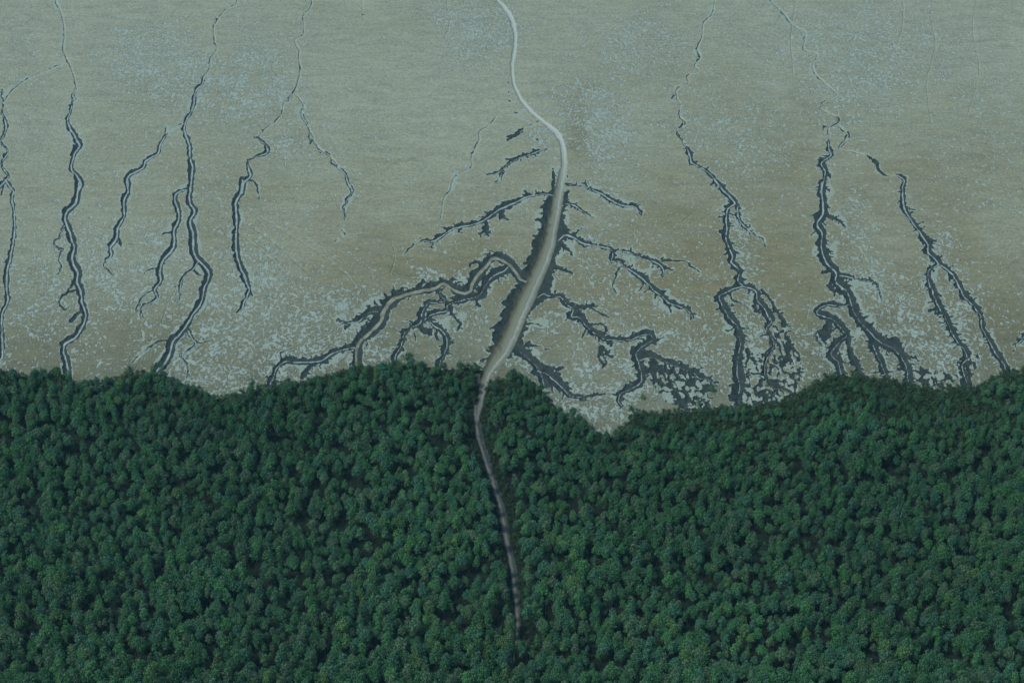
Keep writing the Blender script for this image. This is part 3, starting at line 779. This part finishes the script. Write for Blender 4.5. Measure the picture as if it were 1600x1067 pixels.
# positions: jittered hexagonal rows over the wood, thinned by the channel and the edge
def edge_y(x): return np.interp(x, ex_, ey_)
gp = np.array([(p[0], p[1]) for p in GAP if p[1] > 540])
gp = gp[np.argsort(gp[:, 1])]
TONES = {'deep green': (.043, .148, .064), 'bluish green': (.047, .158, .094), 'grey green': (.078, .168, .090), 'yellow green': (.084, .196, .066), 'fresh green': (.055, .196, .070)}
trees = []
tr = random.Random(12)
SP = 2.36
X0, X1, Y0, Y1 = -330, 330, 400, 900
row = 0; y = Y0
while y < Y1:
    x = X0+(row % 2)*SP/2
    while x < X1:
        jx, jy = x+tr.uniform(-.42, .42)*SP, y+tr.uniform(-.42, .42)*SP
        u_, v_, dep = photo1(jx, jy)
        e = float(edge_y(u_)); scl = tr.gauss(1, .22); ok = True
        off = v_-e
        right = 1 if u_ > 960 else 0
        lown = (lat1(jx, jy, 16, 61))
        mind = 13+9*lat1(jx, jy, 9, 66) if not right else 30+24*lown
        if off < mind: ok = False
        if off < mind+(14 if not right else 34) and tr.random() < .4: ok = False
        gx_ = np.interp(v_, gp[:, 1], gp[:, 0])
        if abs(u_-gx_) < (17 if v_ < 900 else 14 if v_ < 985 else 3): ok = False
        if (lat1(jx, jy, 9, 62)) < -.84: ok = False       # gaps in the canopy
        if u_ < -110 or u_ > 1710 or v_ > 1300: ok = False
        if abs(lat1(jx, jy, 34, 68)) < .035 and tr.random() < .45: ok = False       # seams between stands
        if ok:
            edgy = max(0, 1-(off-mind)/60)
            scl = .60*max(.62, min(1.45, scl))*(1-.2*edgy)
            big = .5+.5*(lat1(jx, jy, 25, 63))
            scl *= (.92+.2*big)*(1+.13*max(0, min(1, (v_-650)/400)))
            n1 = (lat1(jx, jy, 30, 64))
            z = tr.random()+.12*n1
            tone = 'deep green' if z < .3 else 'bluish green' if z < .55 else 'grey green' if z < .75 else 'fresh green' if z < .97 else 'yellow green'
            base = TONES[tone]; k = tr.uniform(.84, 1.14)*(1+.16*lat1(jx, jy, 38, 67))
            trees.append(dict(x=jx, y=jy, u=u_, v=v_, d=dep, s=scl, h=tr.uniform(1.05, 1.5), r=tr.uniform(0, 6.28), i=tr.randrange(10), tone=tone, tint=tuple(c*k for c in base)))
        x += SP
    y += SP*.87; row += 1
# the three hundred nearest whose crowns stand inside the picture are trees of their own
cand = []
for t in trees:
    cu, cv, _ = photo1(t['x'], t['y'], 6*t['s']*t['h'])
    t['cu'], t['cv'] = cu, cv
    if 6 < cu < 1594 and cv < 1062: cand.append(t)
cand.sort(key=lambda t: t['d'])
near = cand[:300]
for t in near: t['near'] = True
protoC, protoT = {}, None
seen = set()
GROUP = 'mangrove trees in the nearest rows of the forest'
for k, t in enumerate(near):
    root = bpy.data.objects.new('mangrove_tree', None); C.objects.link(root)
    root.empty_display_size = .5
    root.location = (t['x'], t['y'], 0); root.rotation_euler = (0, 0, t['r']); root.scale = (t['s'], t['s'], t['s']*t['h'])
    side = 'left' if t['cu'] < 805 else 'right'
    px_, py_ = t['cu']/16, (1067-t['cv'])/10.67
    lab = '%s mangrove tree, %s crown, %.1f%% across and %.1f%% up the photo' % (t['tone'], SHAPES[t['i']], px_, py_)
    assert lab not in seen; seen.add(lab)
    tag(root, lab, 'tree', GROUP)
    co = bpy.data.objects.new('crown', crowns[t['i']]); C.objects.link(co); co.parent = root; co['tint'] = t['tint']
    to = bpy.data.objects.new('trunk', trunks[t['i'] % 3]); C.objects.link(to); to.parent = root
    protoC.setdefault(t['i'], co); protoT = to
# everything behind them: one wood, far too many to count
def instancer(name, pts, protos, trunk=None):
    me = bpy.data.meshes.new(name); n = len(pts)
    me.vertices.add(n); me.vertices.foreach_set('co', np.array([(t['x'], t['y'], 0) for t in pts], np.float32).ravel())
    for nm, ty, key_ in (('turn', 'FLOAT', lambda t: t['r']), ('pick', 'INT', lambda t: t['i'])):
        a = me.attributes.new(nm, ty, 'POINT'); a.data.foreach_set('value', [key_(t) for t in pts])
    for nm, fn in (('size', lambda t: (t['s'], t['s'], t['s']*t['h'])), ('tint', lambda t: t['tint'])):
        a = me.attributes.new(nm, 'FLOAT_VECTOR', 'POINT'); a.data.foreach_set('vector', np.array([fn(t) for t in pts], np.float32).ravel())
    o = bpy.data.objects.new(name, me); C.objects.link(o)
    g = bpy.data.node_groups.new(name, 'GeometryNodeTree')
    g.interface.new_socket('Geometry', in_out='INPUT', socket_type='NodeSocketGeometry'); g.interface.new_socket('Geometry', in_out='OUTPUT', socket_type='NodeSocketGeometry')
    N = g.nodes.new; L = g.links.new
    gi, go = N('NodeGroupInput'), N('NodeGroupOutput')
    iop = N('GeometryNodeInstanceOnPoints'); join = N('GeometryNodeJoinGeometry')
    tn = None
    if trunk:
        tn = N('GeometryNodeObjectInfo'); tn.transform_space = 'ORIGINAL'; tn.inputs['Object'].default_value = trunk
    for p in reversed(protos):                                    # a join lists its links last first
        oi = N('GeometryNodeObjectInfo'); oi.transform_space = 'ORIGINAL'; oi.inputs['Object'].default_value = p
        gti = N('GeometryNodeGeometryToInstance'); L(oi.outputs['Geometry'], gti.inputs[0])
        if tn: L(tn.outputs['Geometry'], gti.inputs[0])
        L(gti.outputs[0], join.inputs[0])
    L(gi.outputs[0], iop.inputs['Points']); L(join.outputs[0], iop.inputs['Instance']); iop.inputs['Pick Instance'].default_value = True
    def na(nm, ty):
        x = N('GeometryNodeInputNamedAttribute'); x.data_type = ty; x.inputs['Name'].default_value = nm; return x.outputs['Attribute']
    cx = N('ShaderNodeCombineXYZ'); L(na('turn', 'FLOAT'), cx.inputs[2]); L(cx.outputs[0], iop.inputs['Rotation'])
    L(na('size', 'FLOAT_VECTOR'), iop.inputs['Scale']); L(na('pick', 'INT'), iop.inputs['Instance Index'])
    L(iop.outputs[0], go.inputs[0])
    md = o.modifiers.new('wood', 'NODES'); md.node_group = g
    return o
rest = [t for t in trees if not t.get('near')]
wood = instancer('mangrove_forest', rest, [protoC[i] for i in sorted(protoC)], protoT)
tag(wood, 'dense green mangrove forest filling the land side behind the nearest rows', 'forest', None, 'stuff')
print('trees', len(trees), 'rest', len(rest), 'variants', sorted(protoC))

# young bushes standing alone at the edge of the wood
YOUNG = [(1003, 622, 1.1, 'yellow green', 'low yellow green mangrove bush on bare mud beside the looping creek mouth'),
         (985, 640, 1.2, 'deep green', 'dark green mangrove bush where the looping creek enters the forest'),
         (1112, 612, 1.5, 'yellow green', 'tall pale green mangrove bush standing out in the dark patchy creek bed'),
         (1092, 632, 1.0, 'fresh green', 'small green mangrove bush left of the pale one in the creek bed'),
         (636, 562, 1.7, 'deep green', 'tall dark mangrove bush between the two creeks left of the main channel'),
         (250, 572, 1.4, 'deep green', 'dark mangrove bush leaning over the mouth of the long left creek'),
         (202, 578, 1.2, 'grey green', 'grey green mangrove bush on the forest rim left of the long creek'),
         (640, 556, 1.0, 'fresh green', 'small green mangrove bush touching the tall dark one between the creeks'),
         (1300, 588, 1.2, 'fresh green', 'green mangrove bush on the bulge of forest below the hairpin creek'),
         (1585, 590, 1.5, 'deep green', 'dark mangrove bush at the right border of the mudflat'),
         (1556, 597, 1.3, 'fresh green', 'green mangrove bush on the forest rim beside the last creek arm'),
         (812, 590, 1.3, 'fresh green', 'green mangrove bush on the forest tip right of the main channel'),
         (742, 580, 1.3, 'fresh green', 'green mangrove bush on the left bank where the main channel enters the forest'),
         (560, 572, 1.1, 'fresh green', 'green mangrove bush at the foot of the silty left arm')]
bp = []
for k, (px_, py_, sc, tone, lab) in enumerate(YOUNG):
    gx_, gy_ = ground(px_, py_)
    root = bpy.data.objects.new('mangrove_bush', None); C.objects.link(root); root.location = (float(gx_), float(gy_), 0); root.scale = (sc, sc, sc*1.15); root.rotation_euler = (0, 0, k*1.3)
    tag(root, lab, 'bush', 'young mangrove bushes at the forest edge')
    fo = bpy.data.objects.new('foliage', bushes[k % 5]); C.objects.link(fo); fo.parent = root; fo['tint'] = TONES[tone]
    so = bpy.data.objects.new('stem', stems[0]); C.objects.link(so); so.parent = root
    if k < 5: bp.append(fo)
sh = []; y = 440; sr = random.Random(5)
while y < 880:
    x = -330
    while x < 330:
        jx, jy = x+sr.uniform(-.8, .8), y+sr.uniform(-.8, .8)
        u_, v_, dep = photo1(jx, jy)
        off = v_-float(edge_y(u_))
        lim = 4+5*lat1(jx, jy, 5, 71)+2*lat1(jx, jy, 2.2, 72)
        gx_ = float(np.interp(v_, gp[:, 1], gp[:, 0]))
        inb = lim < off < (58 if u_ < 960 else 110)
        bank = 8 < abs(u_-gx_) < 24 and v_ > 585 and v_ < 1200 and sr.random() < .55
        if -100 < u_ < 1700 and (inb or bank) and abs(u_-gx_) > (9 if v_ > 600 else 18):
            g_ = min(1, max(.25, (off-lim)/14)); k = sr.uniform(.75, 1.15)
            if sr.random() < .1: base = TONES['deep green']
            else: base = (.036, .080, .030)
            s_ = (.55+.6*g_)*sr.uniform(.75, 1.15)*(.6 if bank and not inb else 1)
            sh.append(dict(x=jx, y=jy, s=s_, h=sr.uniform(.8, 1.3)*(1+.25*g_), r=sr.uniform(0, 6.28), i=sr.randrange(5), tint=tuple(c*k for c in base)))
        x += 1.75
    y += 1.6
us = instancer('low_shrubs', sh, bp)
tag(us, 'low dark green scrub fringing the forest and the channel banks', 'scrub', None, 'stuff')
print('shrubs', len(sh))

# ---------------------------------------------------------------- air
HAZE = 0.00006
if HAZE:
    bm_v = [(-9500, -3500, -9), (9500, -3500, -9), (9500, 12500, -9), (-9500, 12500, -9), (-9500, -3500, H+30), (9500, -3500, H+30), (9500, 12500, H+30), (-9500, 12500, H+30)]
    me = bpy.data.meshes.new('haze'); me.from_pydata(bm_v, [], [(0, 3, 2, 1), (4, 5, 6, 7), (0, 1, 5, 4), (1, 2, 6, 5), (2, 3, 7, 6), (3, 0, 4, 7)])
    hz = bpy.data.objects.new('haze', me); C.objects.link(hz)
    hm = bpy.data.materials.new('haze'); hm.use_nodes = True; ht = hm.node_tree; ht.nodes.clear()
    pv = ht.nodes.new('ShaderNodeVolumePrincipled'); pv.inputs['Color'].default_value = (.25, .74, .95, 1); pv.inputs['Density'].default_value = HAZE; pv.inputs['Anisotropy'].default_value = .2
    ho = ht.nodes.new('ShaderNodeOutputMaterial'); ht.links.new(pv.outputs[0], ho.inputs['Volume'])
    me.materials.append(hm)
    tag(hz, 'thin bluish sea haze over the whole coast', 'haze', None, 'stuff')
